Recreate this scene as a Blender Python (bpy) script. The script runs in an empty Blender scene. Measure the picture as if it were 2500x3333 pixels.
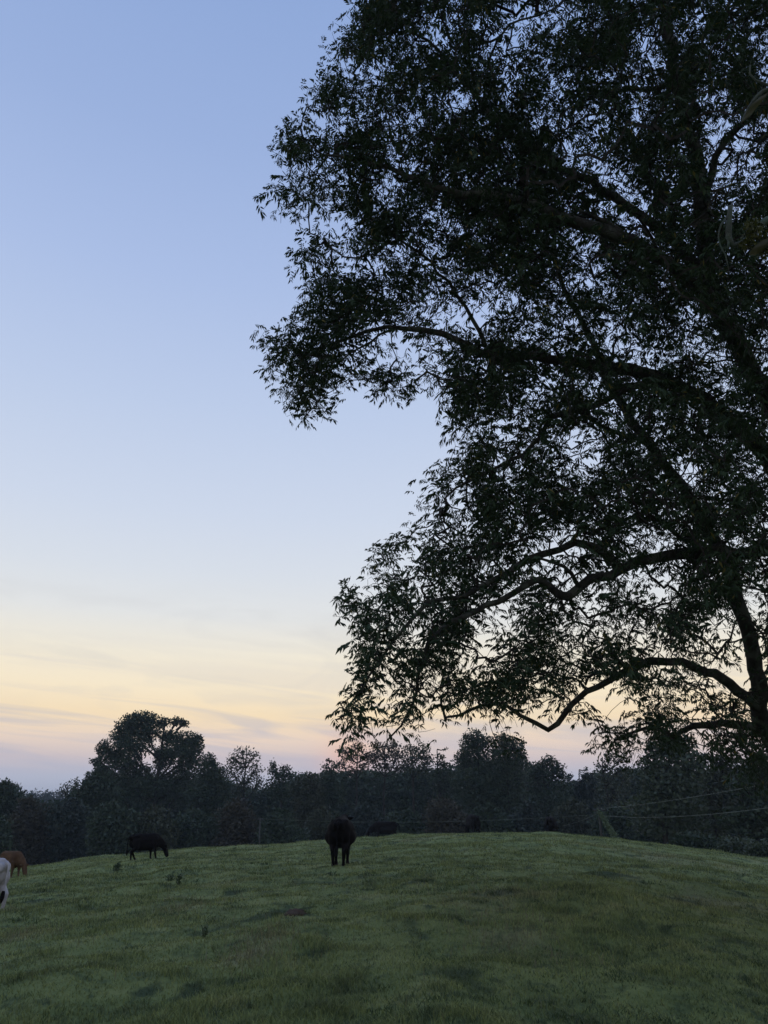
import bpy, math, random
import numpy as np
from mathutils import Vector
random.seed(7); rng = np.random.default_rng(11)
C = bpy.context.scene.collection
R = math.radians
# ------------------------------------------------------------------ camera
PITCH = R(21.6); F = 2406.0; W, H = 2500.0, 3333.0; EYE = 1.65
cam = bpy.data.cameras.new('camera'); camo = bpy.data.objects.new('camera', cam); C.objects.link(camo)
camo.location = (0, 0, EYE); camo.rotation_euler = (math.pi/2 + PITCH, 0, 0)
cam.sensor_fit = 'VERTICAL'; cam.angle = 2*math.atan(H/2/F); cam.clip_start = 0.1; cam.clip_end = 9000
bpy.context.scene.camera = camo
FW = np.array([0, math.cos(PITCH), math.sin(PITCH)]); UP = np.array([0, -math.sin(PITCH), math.cos(PITCH)]); RT = np.array([1., 0, 0])
EYEV = np.array([0, 0, EYE])
def pt(px, py, Z):                      # measured place (source pixel + distance along the lens axis) -> world point
    return EYEV + Z*(FW + (px-W/2)/F*RT - (py-H/2)/F*UP)
def raydir(px, py):
    d = FW + (px-W/2)/F*RT - (py-H/2)/F*UP
    return d/np.hypot(d[0], d[1])       # unit horizontal length
def proj(P):
    q = P-EYEV; z = q@FW
    return W/2+F*(q@RT)/z, H/2-F*(q@UP)/z, z
S = 2500/1659.0                         # measured on a 1659 px wide view
# ------------------------------------------------------------------ world, sun, exposure
sc = bpy.context.scene
sc.view_settings.view_transform = 'Standard'; sc.view_settings.look = 'None'
sc.view_settings.exposure = 0; sc.view_settings.gamma = 1
wd = bpy.data.worlds.new('World'); sc.world = wd; wd.use_nodes = True
nt = wd.node_tree; nt.nodes.clear()
def lin(c):
    return tuple(((v/255)/12.92 if v/255 <= .04045 else ((v/255+.055)/1.055)**2.4) for v in c)
def N(tree, t, **k):
    n = tree.nodes.new(t)
    for a, b in k.items(): setattr(n, a, b)
    return n
def mth(tree, op, a, b=None, c=None, clamp=False):
    n = tree.nodes.new('ShaderNodeMath'); n.operation = op; n.use_clamp = clamp
    for i, v in enumerate((a, b, c)):
        if v is None: continue
        if isinstance(v, (int, float)): n.inputs[i].default_value = v
        else: tree.links.new(v, n.inputs[i])
    return n.outputs[0]
def ramp(tree, fac, stops, interp='LINEAR'):
    n = tree.nodes.new('ShaderNodeValToRGB'); cr = n.color_ramp; cr.interpolation = interp
    while len(cr.elements) > 1: cr.elements.remove(cr.elements[0])
    cr.elements[0].position = stops[0][0]; cr.elements[0].color = (*stops[0][1], 1)
    for p, c in stops[1:]:
        e = cr.elements.new(p); e.color = (*c, 1)
    tree.links.new(fac, n.inputs[0]); return n.outputs[0]
def mixc(tree, fac, a, b, mode='MIX'):
    n = tree.nodes.new('ShaderNodeMix'); n.data_type = 'RGBA'; n.blend_type = mode
    for s, v in ((n.inputs[0], fac), (n.inputs[6], a), (n.inputs[7], b)):
        if isinstance(v, (int, float)): s.default_value = v
        elif isinstance(v, tuple): s.default_value = (*v, 1)
        else: tree.links.new(v, s)
    return n.outputs[2]
tc = N(nt, 'ShaderNodeTexCoord'); sep = N(nt, 'ShaderNodeSeparateXYZ'); nt.links.new(tc.outputs['Generated'], sep.inputs[0])
sx, sy, sz = sep.outputs
elev = mth(nt, 'MULTIPLY', mth(nt, 'ARCSINE', sz), 180/math.pi)      # degrees
ef = mth(nt, 'DIVIDE', mth(nt, 'ADD', elev, 4), 100)
SKY = [(-4, (168, 176, 194)), (0.4, (176, 184, 203)), (1.8, (184, 189, 208)), (3.0, (208, 196, 200)), (4.4, (237, 216, 199)), (6.0, (250, 227, 190)),
       (8.0, (251, 236, 207)), (10.5, (243, 236, 219)), (13.2, (229, 231, 231)), (16.5, (218, 225, 235)), (21, (207, 218, 237)), (29, (190, 206, 235)),
       (38, (172, 192, 231)), (47, (156, 179, 223)), (57, (143, 169, 217)), (90, (132, 158, 206))]
c = ramp(nt, ef, [((e+4)/100, lin(k)) for e, k in SKY])
# cirrus streaks low over the horizon
cmb = N(nt, 'ShaderNodeCombineXYZ')
nt.links.new(mth(nt, 'MULTIPLY', sx, 3.0), cmb.inputs[0]); nt.links.new(mth(nt, 'MULTIPLY', sy, 3.0), cmb.inputs[1])
nt.links.new(mth(nt, 'ADD', mth(nt, 'MULTIPLY', sz, 40.0), mth(nt, 'MULTIPLY', sx, 3.4)), cmb.inputs[2])
nz = N(nt, 'ShaderNodeTexNoise'); nz.inputs['Scale'].default_value = 1.0; nz.inputs['Detail'].default_value = 4; nz.inputs['Roughness'].default_value = .5; nz.inputs['Distortion'].default_value = .9
nt.links.new(cmb.outputs[0], nz.inputs['Vector'])
band = ramp(nt, ef, [(.03, (0, 0, 0)), (.055, (.8,)*3), (.09, (1,)*3), (.115, (.45,)*3), (.15, (.12,)*3), (.2, (0,)*3)])
cl = mth(nt, 'MULTIPLY', mth(nt, 'MULTIPLY', mth(nt, 'SUBTRACT', nz.outputs['Fac'], .46), 7.0, clamp=True), band)
c = mixc(nt, mth(nt, 'MULTIPLY', cl, .5), c, lin((180, 184, 204)))
nz2 = N(nt, 'ShaderNodeTexNoise'); nz2.inputs['Scale'].default_value = 1.0; nz2.inputs['Detail'].default_value = 3; nz2.inputs['Distortion'].default_value = 1.2
cm2 = N(nt, 'ShaderNodeCombineXYZ')
nt.links.new(mth(nt, 'MULTIPLY', sx, 5.0), cm2.inputs[0]); nt.links.new(mth(nt, 'MULTIPLY', sy, 5.0), cm2.inputs[1]); nt.links.new(mth(nt, 'MULTIPLY', sz, 20.0), cm2.inputs[2])
nt.links.new(cm2.outputs[0], nz2.inputs['Vector'])
band2 = ramp(nt, ef, [(.08, (0,)*3), (.11, (1,)*3), (.16, (1,)*3), (.2, (0,)*3)])
cl2 = mth(nt, 'MULTIPLY', mth(nt, 'MULTIPLY', mth(nt, 'SUBTRACT', nz2.outputs['Fac'], .5), 4.0, clamp=True), band2)
c = mixc(nt, mth(nt, 'MULTIPLY', cl2, .3), c, lin((196, 197, 200)))
# warm patch where the sun went down, dimmer sky away from it
sunaz, sune = R(-2.6), R(3.0)
SD = (math.sin(sunaz)*math.cos(sune), math.cos(sunaz)*math.cos(sune), math.sin(sune))
dv = N(nt, 'ShaderNodeVectorMath', operation='DOT_PRODUCT'); nt.links.new(tc.outputs['Generated'], dv.inputs[0]); dv.inputs[1].default_value = SD
glow = mth(nt, 'POWER', mth(nt, 'MAXIMUM', dv.outputs['Value'], 0), 1800)
c = mixc(nt, mth(nt, 'MULTIPLY', glow, .5, clamp=True), c, lin((246, 186, 160)))
side = ramp(nt, mth(nt, 'MULTIPLY_ADD', dv.outputs['Value'], .5, .5), [(0, (.95, .97, 1.0)), (.5, (.97, .98, 1.0)), (.78, (1,)*3), (.9, (1,)*3)])
c = mixc(nt, 1.0, c, side, 'MULTIPLY')
sky = N(nt, 'ShaderNodeTexSky', sky_type='NISHITA'); sky.sun_disc = False; sky.sun_elevation = R(1.0); sky.sun_rotation = sunaz; sky.air_density = 1; sky.dust_density = 1
skm = mixc(nt, 1.0, sky.outputs[0], (.1, .1, .1), 'MULTIPLY')
c = mixc(nt, .012, c, skm)
bg = N(nt, 'ShaderNodeBackground'); nt.links.new(c, bg.inputs[0]); bg.inputs[1].default_value = 1.0
wo = N(nt, 'ShaderNodeOutputWorld'); nt.links.new(bg.outputs[0], wo.inputs[0])
sl = bpy.data.lights.new('sun', 'SUN'); sl.energy = 0.12; sl.angle = R(12); sl.color = (1, .72, .5)
so = bpy.data.objects.new('sun', sl); C.objects.link(so); so.location = (-5, 100, 30)
so.rotation_euler = Vector(SD).to_track_quat('Z', 'Y').to_euler()
# ------------------------------------------------------------------ helpers
def tag(o, label=None, cat=None, group=None, kind=None):
    if label: o['label'] = label
    if cat: o['category'] = cat
    if group: o['group'] = group
    if kind: o['kind'] = kind
    return o
def empty(name, loc, label, cat, group=None, kind=None):
    o = bpy.data.objects.new(name, None); C.objects.link(o); o.location = [float(v) for v in loc]; o.empty_display_size = .2
    return tag(o, label, cat, group, kind)
def mesh_obj(name, V, faces_idx, sizes, mat, parent=None, smooth=False):
    """V (n,3); faces_idx flat loop indices; sizes = verts per face (int or array). Coordinates are world; stored relative to parent."""
    V = np.asarray(V, np.float64)
    if parent is not None: V = V-np.array(parent.location)
    fi = np.asarray(faces_idx, np.int32).ravel()
    if isinstance(sizes, int): sizes = np.full(len(fi)//sizes, sizes, np.int32)
    me = bpy.data.meshes.new(name)
    me.vertices.add(len(V)); me.vertices.foreach_set('co', V.astype(np.float32).ravel())
    me.loops.add(len(fi)); me.loops.foreach_set('vertex_index', fi)
    me.polygons.add(len(sizes)); st = np.concatenate([[0], np.cumsum(sizes)[:-1]]).astype(np.int32)
    me.polygons.foreach_set('loop_start', st)
    me.polygons.foreach_set('use_smooth', np.full(len(sizes), smooth))
    me.update(calc_edges=True); me.validate()
    me.materials.append(mat)
    o = bpy.data.objects.new(name, me); C.objects.link(o)
    if parent is not None: o.parent = parent
    return o
class MB:
    def __init__(s): s.V = []; s.F = []; s.n = 0
    def add(s, V, F):                     # F list of tuples
        V = np.asarray(V, float); s.V.append(V)
        for f in F: s.F.append(tuple(i+s.n for i in f))
        s.n += len(V)
    def tube(s, pts, rad, k=8, cap=True, rough=0.0):
        pts = np.asarray(pts, float); n = len(pts); rad = np.broadcast_to(np.asarray(rad, float), (n,))
        t = np.gradient(pts, axis=0); t /= np.linalg.norm(t, axis=1)[:, None]+1e-9
        a = np.array([0.31, .2, .93]); a = a/np.linalg.norm(a)
        u = np.cross(t[0], a); u /= np.linalg.norm(u); V = []
        for i in range(n):
            u = u-t[i]*(u@t[i]); u /= np.linalg.norm(u)+1e-9; v = np.cross(t[i], u)
            for j in range(k):
                g = 2*math.pi*j/k; rr = rad[i]*(1+(rough*random.uniform(-1, 1) if rough else 0))
                V.append(pts[i]+rr*(math.cos(g)*u+math.sin(g)*v))
        Fc = [(i*k+j, i*k+(j+1) % k, (i+1)*k+(j+1) % k, (i+1)*k+j) for i in range(n-1) for j in range(k)]
        if cap: Fc += [tuple(range(k))[::-1], tuple((n-1)*k+j for j in range(k))]
        s.add(V, Fc)
    def ball(s, c, r, nu=10, nv=7):
        r = np.broadcast_to(np.asarray(r, float), (3,)); V = [np.array(c)+[0, 0, r[2]]]
        for i in range(1, nv):
            p = math.pi*i/nv
            for j in range(nu):
                q = 2*math.pi*j/nu; V.append(np.array(c)+[r[0]*math.sin(p)*math.cos(q), r[1]*math.sin(p)*math.sin(q), r[2]*math.cos(p)])
        V.append(np.array(c)-[0, 0, r[2]]); m = len(V)-1
        Fc = [(0, 1+j, 1+(j+1) % nu) for j in range(nu)]
        for i in range(nv-2):
            for j in range(nu): Fc.append((1+i*nu+j, 1+(i+1)*nu+j, 1+(i+1)*nu+(j+1) % nu, 1+i*nu+(j+1) % nu))
        b = 1+(nv-2)*nu
        Fc += [(m, b+(j+1) % nu, b+j) for j in range(nu)]
        s.add(V, Fc)
    def build(s, name, mat, parent=None, smooth=True):
        V = np.concatenate(s.V); fi = [i for f in s.F for i in f]; sz = np.array([len(f) for f in s.F], np.int32)
        return mesh_obj(name, V, fi, sz, mat, parent, smooth)
def vnoise(x, y, seed=0):                 # smooth value noise in 2D
    x = np.asarray(x, float)+seed*17.3; y = np.asarray(y, float)-seed*9.1
    xi = np.floor(x); yi = np.floor(y); fx = x-xi; fy = y-yi
    fx = fx*fx*(3-2*fx); fy = fy*fy*(3-2*fy)
    def h(a, b):
        v = np.sin(a*127.1+b*311.7+seed*74.7)*43758.5453; return v-np.floor(v)
    return (h(xi, yi)*(1-fx)+h(xi+1, yi)*fx)*(1-fy)+(h(xi, yi+1)*(1-fx)+h(xi+1, yi+1)*fx)*fy-.5
# ------------------------------------------------------------------ materials
def bsdf(name, rough=.7, spec=.3):
    m = bpy.data.materials.new(name); m.use_nodes = True; t = m.node_tree
    b = t.nodes['Principled BSDF']; b.inputs['Roughness'].default_value = rough; b.inputs['Specular IOR Level'].default_value = spec
    return m, t, b
def noisetex(t, scale, detail=3, rough=.55, coord='Object', vec=None, dist=0):
    n = N(t, 'ShaderNodeTexNoise'); n.inputs['Scale'].default_value = scale; n.inputs['Detail'].default_value = detail
    n.inputs['Roughness'].default_value = rough; n.inputs['Distortion'].default_value = dist
    if vec is None:
        g = N(t, 'ShaderNodeTexCoord'); vec = g.outputs[coord]
    t.links.new(vec, n.inputs['Vector']); return n.outputs['Fac']
def leaf_mat(name, dark, light, accent=None, acc=.0, trans=.25, rough=.55, spec=.3, nscale=.5):
    m, t, b = bsdf(name, rough, spec)
    g = N(t, 'ShaderNodeNewGeometry')
    c = mixc(t, g.outputs['Random Per Island'], dark, light)
    nf = noisetex(t, nscale, 2)
    c = mixc(t, mth(t, 'MULTIPLY', mth(t, 'SUBTRACT', nf, .35), 1.6, clamp=True), mixc(t, 1.0, c, (.62, .66, .62), 'MULTIPLY'), c)
    if accent:
        r2 = mth(t, 'FRACT', mth(t, 'MULTIPLY', g.outputs['Random Per Island'], 37.7))
        c = mixc(t, mth(t, 'LESS_THAN', r2, acc), c, accent)
    t.links.new(c, b.inputs['Base Color'])
    if trans:
        tr = N(t, 'ShaderNodeBsdfTranslucent'); t.links.new(mixc(t, 1.0, c, (1.3, 1.5, .7), 'MULTIPLY'), tr.inputs[0])
        mx = N(t, 'ShaderNodeMixShader'); mx.inputs[0].default_value = trans
        t.links.new(b.outputs[0], mx.inputs[1]); t.links.new(tr.outputs[0], mx.inputs[2])
        t.links.new(mx.outputs[0], t.nodes['Material Output'].inputs[0])
    return m
def bark_mat(name, a, b_, scale=6, lichen=None):
    m, t, b = bsdf(name, .9, .15)
    f = noisetex(t, scale, 5, .65)
    c = ramp(t, f, [(.3, a), (.7, b_)])
    if lichen:
        l = noisetex(t, scale*.55, 3); c = mixc(t, mth(t, 'MULTIPLY', mth(t, 'SUBTRACT', l, .5), 8, clamp=True), c, lichen)
    t.links.new(c, b.inputs['Base Color'])
    bp = N(t, 'ShaderNodeBump'); bp.inputs['Strength'].default_value = .8; bp.inputs['Distance'].default_value = .02
    t.links.new(noisetex(t, scale*4, 4, .7), bp.inputs['Height']); t.links.new(bp.outputs[0], b.inputs['Normal'])
    return m
M = {}
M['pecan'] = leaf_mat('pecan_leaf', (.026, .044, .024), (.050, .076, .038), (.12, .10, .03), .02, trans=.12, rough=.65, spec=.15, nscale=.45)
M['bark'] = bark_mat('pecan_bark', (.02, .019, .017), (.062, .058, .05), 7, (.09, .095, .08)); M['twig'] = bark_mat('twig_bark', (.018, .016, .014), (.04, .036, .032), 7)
M['wood_a'] = leaf_mat('tree_leaf_dark', (.022, .038, .020), (.045, .070, .036), trans=.1, nscale=.12)
M['wood_b'] = leaf_mat('tree_leaf_olive', (.034, .042, .022), (.062, .070, .034), trans=.1, nscale=.12)
M['wood_c'] = leaf_mat('tree_leaf_russet', (.038, .034, .021), (.068, .056, .034), trans=.1, nscale=.12)
M['wood_d'] = leaf_mat('tree_leaf_pine', (.018, .030, .024), (.034, .050, .036), trans=.05, nscale=.12)
M['wood_e'] = leaf_mat('tree_leaf_pale', (.045, .062, .04), (.08, .10, .062), trans=.15, nscale=.2)
M['trunk'] = bark_mat('far_bark', (.015, .014, .012), (.04, .036, .03), 2)
# ------------------------------------------------------------------ terrain
SKYL = [(-300, 1950), (0, 1877), (50, 1873), (150, 1860), (275, 1850), (345, 1841), (500, 1830), (640, 1822), (700, 1818), (760, 1814), (870, 1806), (1000, 1802),
        (1100, 1800), (1190, 1803), (1270, 1808), (1340, 1815), (1450, 1828), (1550, 1841), (1659, 1857), (1900, 1900)]
_az = []; _T = []
for x_, y_ in SKYL:
    d = raydir(x_*S, y_*S); _az.append(math.atan2(d[0], d[1])); _T.append(d[2])
_az = np.array([-3.2, -1.2]+_az+[1.2, 3.2]); _T = np.array([-.02, -.09]+_T+[-.09, -.02])
fa = np.linspace(-3.2, 3.2, 2000); fT = np.interp(fa, _az, _T); ker = np.hanning(21); ker /= ker.sum(); fT = np.convolve(np.pad(fT, 10, 'edge'), ker, 'valid')
DC = 56.0
def terr(x, y, bumps=True):
    x = np.asarray(x, float); y = np.asarray(y, float); r = np.hypot(x, y); az = np.arctan2(x, y)
    T = np.interp(az, fa, fT)
    z1 = EYE+T*r-EYE*(1-r/DC)**2
    q = np.maximum(r-DC, 0)
    z2 = EYE+T*np.minimum(r, 150)-5*(1-np.exp(-(q/35)**2))
    z = np.where(r < DC, z1, z2)
    w = np.clip((r-160)/300, 0, 1); z = z*(1-w)+(-9)*w
    if bumps:
        b = .12*vnoise(x/4.1, y/4.1, 1)+.10*vnoise(x/1.5, y/1.3, 2)+.10*vnoise(x/.7, y/.6, 11)+.06*vnoise(x/.5, y/.5, 3)*np.clip(1.6-r/25, 0, 1)
        hm = vnoise(x/2.3, y/2.3, 5); b = b+np.maximum(hm-.22, 0)*.55
        z = z+b*np.clip(r/6, .2, 1)*np.clip((200-r)/60, 0, 1)
    return z
azs = np.concatenate([np.arange(-180, -44, 4.), np.arange(-44, 44, .22), np.arange(44, 180, 4.)])*math.pi/180
rs = np.concatenate([[.01, 1, 2, 3], 3.6*1.019**np.arange(0, 170), 95*1.12**np.arange(0, 25)])
A_, R_ = np.meshgrid(azs, rs); GX = (R_*np.sin(A_)).ravel(); GY = (R_*np.cos(A_)).ravel(); GZ = terr(GX, GY)
na, nr = len(azs), len(rs)
ii = np.arange(nr-1)[:, None]*na; jj = np.arange(na)[None]; j2 = (jj+1) % na
fq = np.stack([ii+jj, ii+j2, ii+na+j2, ii+na+jj], -1).reshape(-1, 4)[:, ::-1]
def ground_hit(px, py, extra=0.):          # where the line of sight through a measured pixel meets the smooth ground
    d = raydir(px, py); rr = np.linspace(4, 75, 3000)
    X = d[0]*rr; Y = d[1]*rr; Z = EYE+d[2]*rr; g_ = terr(X, Y, False)
    k = np.argmax(Z < g_) if np.any(Z < g_) else -1
    return X[k], Y[k], float(terr(X[k], Y[k]))
DRY = [(400, 1962, 62, .9), (575, 2052, 60, .55), (545, 2078, 45, .4), (1050, 1945, 120, 1.5), (1100, 2025, 90, .7), (45, 2035, 45, .6), (1420, 1850, 130, 5)]
def grass_col(t):
    g = N(t, 'ShaderNodeNewGeometry'); P = g.outputs['Position']
    n1 = noisetex(t, 1.1, 6, .68, vec=P); n2 = noisetex(t, .22, 3, .5, vec=P, dist=.6); n3 = noisetex(t, 3.4, 5, .7, vec=P)
    c = ramp(t, n1, [(.3, (.080, .098, .043)), (.43, (.138, .175, .066)), (.56, (.175, .21, .080)), (.7, (.225, .24, .105))])
    dry = mth(t, 'MULTIPLY', mth(t, 'SUBTRACT', n2, .60), 7, clamp=True)
    for px_, py_, wx, wy in DRY:
        X_, Y_, _z = ground_hit(px_*S, py_*S)
        q1 = N(t, 'ShaderNodeVectorMath', operation='SUBTRACT'); t.links.new(P, q1.inputs[0]); q1.inputs[1].default_value = (X_, Y_, 0)
        q2 = N(t, 'ShaderNodeVectorMath', operation='MULTIPLY'); t.links.new(q1.outputs[0], q2.inputs[0]); q2.inputs[1].default_value = (1/(wx*Y_/1597), 1/wy, 0)
        q3 = N(t, 'ShaderNodeVectorMath', operation='LENGTH'); t.links.new(q2.outputs[0], q3.inputs[0])
        e_ = mth(t, 'SUBTRACT', mth(t, 'ADD', 1.0, mth(t, 'MULTIPLY', mth(t, 'SUBTRACT', n1, .5), 3.5)), q3.outputs['Value'])
        dry = mth(t, 'MAXIMUM', dry, mth(t, 'MULTIPLY', e_, .75, clamp=True))
    c = mixc(t, mth(t, 'MULTIPLY', dry, .55), c, (.22, .20, .13))
    wn = noisetex(t, .75, 3, .5, vec=P, dist=1.0)
    weed = mth(t, 'MULTIPLY', mth(t, 'SUBTRACT', wn, .60), 14, clamp=True)
    c = mixc(t, mth(t, 'MULTIPLY', weed, .75), c, (.024, .044, .026))
    c = mixc(t, mth(t, 'MULTIPLY', mth(t, 'SUBTRACT', n3, .5), 5, clamp=True), c, (.05, .075, .04))
    return c, g
m, t, b = bsdf('pasture', .9, .1); c, g = grass_col(t)
t.links.new(c, b.inputs['Base Color'])
bp = N(t, 'ShaderNodeBump'); bp.inputs['Strength'].default_value = 1; bp.inputs['Distance'].default_value = .06
t.links.new(noisetex(t, 5, 6, .7, vec=g.outputs['Position']), bp.inputs['Height']); t.links.new(bp.outputs[0], b.inputs['Normal'])
M['ground'] = m
gobj = mesh_obj('ground', np.stack([GX, GY, GZ], 1), fq, 4, M['ground'], smooth=True); tag(gobj, kind='structure')
m, t, b = bsdf('grass_blade', .6, .25); c, g = grass_col(t)
c = mixc(t, g.outputs['Random Per Island'], mixc(t, 1.0, c, (.55, .6, .6), 'MULTIPLY'), mixc(t, 1.0, c, (1.6, 1.5, 1.4), 'MULTIPLY'))
t.links.new(c, b.inputs['Base Color'])
tr = N(t, 'ShaderNodeBsdfTranslucent'); t.links.new(c, tr.inputs[0]); mx = N(t, 'ShaderNodeMixShader'); mx.inputs[0].default_value = .3
t.links.new(b.outputs[0], mx.inputs[1]); t.links.new(tr.outputs[0], mx.inputs[2]); t.links.new(mx.outputs[0], t.nodes['Material Output'].inputs[0])
M['grass'] = m
def blades(x, y, h, w, lean=.5):
    n = len(x); z = terr(x, y)-.01
    a = rng.uniform(0, 2*math.pi, n); l = rng.normal(0, 1, (n, 2))*(h*lean)[:, None]
    B = np.stack([x, y, z], 1); wv = np.stack([np.cos(a), np.sin(a), 0*a], 1)*(w/2)[:, None]
    mid = B+np.stack([l[:, 0]*.35, l[:, 1]*.35, h*.6], 1); top = B+np.stack([l[:, 0], l[:, 1], h*rng.uniform(.75, 1, n)], 1)
    V = np.stack([B-wv, B+wv, mid+wv*.7, mid-wv*.7, top], 1).reshape(-1, 3)
    o = np.arange(n)[:, None]*5
    q = o+np.array([0, 1, 2, 3]); tt = o+np.array([3, 2, 4])
    fi = np.concatenate([q, tt], 1).ravel(); sz = np.tile([4, 3], n).astype(np.int32)
    return V, fi, sz
NB = 420000
r_ = 4.2*np.exp(rng.uniform(0, 1, NB)**.93*math.log(66/4.2)); az_ = rng.uniform(-R(31), R(31), NB)
bx, by = r_*np.sin(az_), r_*np.cos(az_)
tall = np.clip(vnoise(bx/1.9, by/1.9, 5)*2.2-.1, 0, 1)*.7+.9*np.clip(vnoise(bx/.42, by/.42, 6)*3.2-.3, 0, 1)
bh = (.016+.034*rng.random(NB)+.062*tall)*(1+np.clip(r_/60, 0, 1)*.4); bw = .0045+r_*.00042+.004*rng.random(NB)*(r_/15)
V, fi, sz = blades(bx, by, bh, bw)
go = mesh_obj('grass', V, fi, sz, M['grass']); tag(go, 'short green grazed grass covering the pasture', 'grass', kind='stuff')
SX, SY = [], []
for px_, py_, wx, wy in DRY[:6]:
    X_, Y_, _z = ground_hit(px_*S, py_*S); n = int(260*wx/60); SX.append(X_+rng.normal(0, .8, n)*wx*Y_/1597); SY.append(Y_+rng.normal(0, 1.1, n)*wy)
SX = np.concatenate(SX+[rng.uniform(-14, 14, 2600)]); SY = np.concatenate(SY+[rng.uniform(6, 30, 2600)]); n = len(SX)
V, fi, sz = blades(SX, SY, rng.uniform(.06, .17, n), .004+.0003*SY, .45)
so_ = mesh_obj('dry_grass', V, fi, sz, leaf_mat('dry_stalk', (.13, .115, .08), (.22, .19, .14), trans=.3, nscale=2)); tag(so_, 'wispy tan seed stalks scattered over the pasture', 'dry grass', kind='stuff')
NC = 3000; rc = 5*np.exp(rng.random(NC)**.9*math.log(60/5)); ac = rng.uniform(-R(31), R(31), NC); ok = rng.random(NC) < np.clip(.45+2.2*vnoise(rc*np.sin(ac)/2.6, rc*np.cos(ac)/2.6, 12), .08, 1)
rc, ac = rc[ok], ac[ok]; k_ = 22; cs = (.035+.0035*rc)*rng.uniform(.5, 1.7, len(rc))
tx = (rc*np.sin(ac))[:, None]+rng.normal(0, 1, (len(rc), k_))*cs[:, None]*1.5; ty = (rc*np.cos(ac))[:, None]+rng.normal(0, 1, (len(rc), k_))*cs[:, None]
th = np.repeat((.03+.035*rng.random(len(rc)))*(1+rc/80), k_)*rng.uniform(.7, 1.2, len(rc)*k_)
V, fi, sz = blades(tx.ravel(), ty.ravel(), th, .006+.0006*np.repeat(rc, k_), .8)
so_ = mesh_obj('tufts', V, fi, sz, leaf_mat('tuft_leaf', (.045, .07, .034), (.085, .12, .055), trans=.25, nscale=1)); tag(so_, 'small dark green tufts dotted all over the pasture', 'grass tufts', kind='stuff')
# ------------------------------------------------------------------ the big pecan tree
GRID0 = """
00000002898|887687833565|688999958788
00000015887|953577734466|699989769788
00000056976|554687615779|899768689786
00000036978|577688587689|899857899985
00000133358|888887566668|888668999886
00000587678|889888968749|898778988989
00000687579|865489987578|788789999879
00015555899|967899986656|458679998889
00056568999|998999999876|568898987757
00178779999|877889999975|668888576558
00067668999|688899999885|656778865775
00067655988|789999999999|865886985577
00486757984|789999999999|876799987799
00466345989|688999999998|877688798599
00011011799|765899999997|885688899999
00002553998|776999999974|698887889999
00006734698|653899999885|678898999999
00003464579|775688988877|779899999898
00001899989|865596678758|678888999998
00002899877|867775448778|878989899987
00017999878|754435778667|777999688778
01469999875|375644845676|566776878678 
03589998743|148799979867|676567667876
00588887764|158999999899|887667776886
00488876467|516999999878|878888767697
00158841143|614999987889|878899987689
00027740011|104899987889|876788889768
00002200000|001676685878|686668889988
00000000000|001577787764|468768998998
00000000000|001278888865|378687899987
00000000000|015698568754|678885488886
00000000000|048788887687|899868789888
00000000000|057569988999|988878898988
00000000001|117239988899|878878899985
00000000001|546888998888|888667788867
00000000037|468899976644|778547785658
00000000065|389999766348|776678688886
00000002369|898899886553|455238789965
00000017679|877898866675|667555889995
00000008689|988986367777|777788898653
00000002888|558983227866|855678878535
00000000597|568872578887|557556854214
00000003775|789713699855|688834655422
00000001888|898736899965|888745223311
00000000655|466888997665|215767752013
00000015533|745868886453|001557436652
00000027643|644433553224|510588766762
00000003521|320000110000|266899767886
00000004421|222000331000|456778756677
00000001000|000010000000|103320144567
00000000000|000000000000|000000002356
00000000000|000000000000|000000000024
"""
rows = [r.strip().replace('|', '') for r in GRID0.strip().split('\n')]
rows = [(r+'0'*35)[:35] for r in rows]
G = np.array([[int(ch) for ch in r] for r in rows], float)      # 52 x 35, cells of 50 px from (750,0)
COV = np.array([0, .05, .14, .25, .38, .53, .69, .83, .922, .977])
covg = COV[G.astype(int)]
padr = 12; padt = 8
big = np.zeros((52+padt, 35+padr)); big[padt:, :35] = covg
big[:padt, 8:35] = .9*np.clip(1.2-np.arange(padt)[::-1]/8.5, 0, 1)[:, None]
for i in range(padt): big[i, 6+ (padt-i):8+(padt-i)] *= .6
big[:padt+46, 35:] = .86; big[padt+46:padt+52, 35:] = .55
big[:, 43:] *= .6
GX0, GY0 = 750, -padt*50
def target(px, py):
    u = (px-GX0)/50-.5; v = (py-GY0)/50-.5
    u0 = np.floor(u).astype(int); v0 = np.floor(v).astype(int); fu = u-u0; fv = v-v0
    def g_(a, b_):
        ok = (a >= 0) & (a < big.shape[0]) & (b_ >= 0) & (b_ < big.shape[1])
        return np.where(ok, big[np.clip(a, 0, big.shape[0]-1), np.clip(b_, 0, big.shape[1]-1)], 0)
    return (g_(v0, u0)*(1-fu)+g_(v0, u0+1)*fu)*(1-fv)+(g_(v0+1, u0)*(1-fu)+g_(v0+1, u0+1)*fu)*fv
def zc(px, py):                            # how far out from the lens the crown hangs, and how deep it is there
    e = np.clip((px-900)/1500, 0, 1)
    low = np.clip((py-1650)/350, 0, 1)*np.clip((1750-px)/500, 0, 1)
    z = 12.6+.9*e-2.3*low
    z = z+np.clip((py-2150)/250, 0, 1)*np.clip((px-1800)/300, 0, 1)*1.0
    sg = .55+1.9*e*(1-.5*low)
    return z, sg
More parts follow.
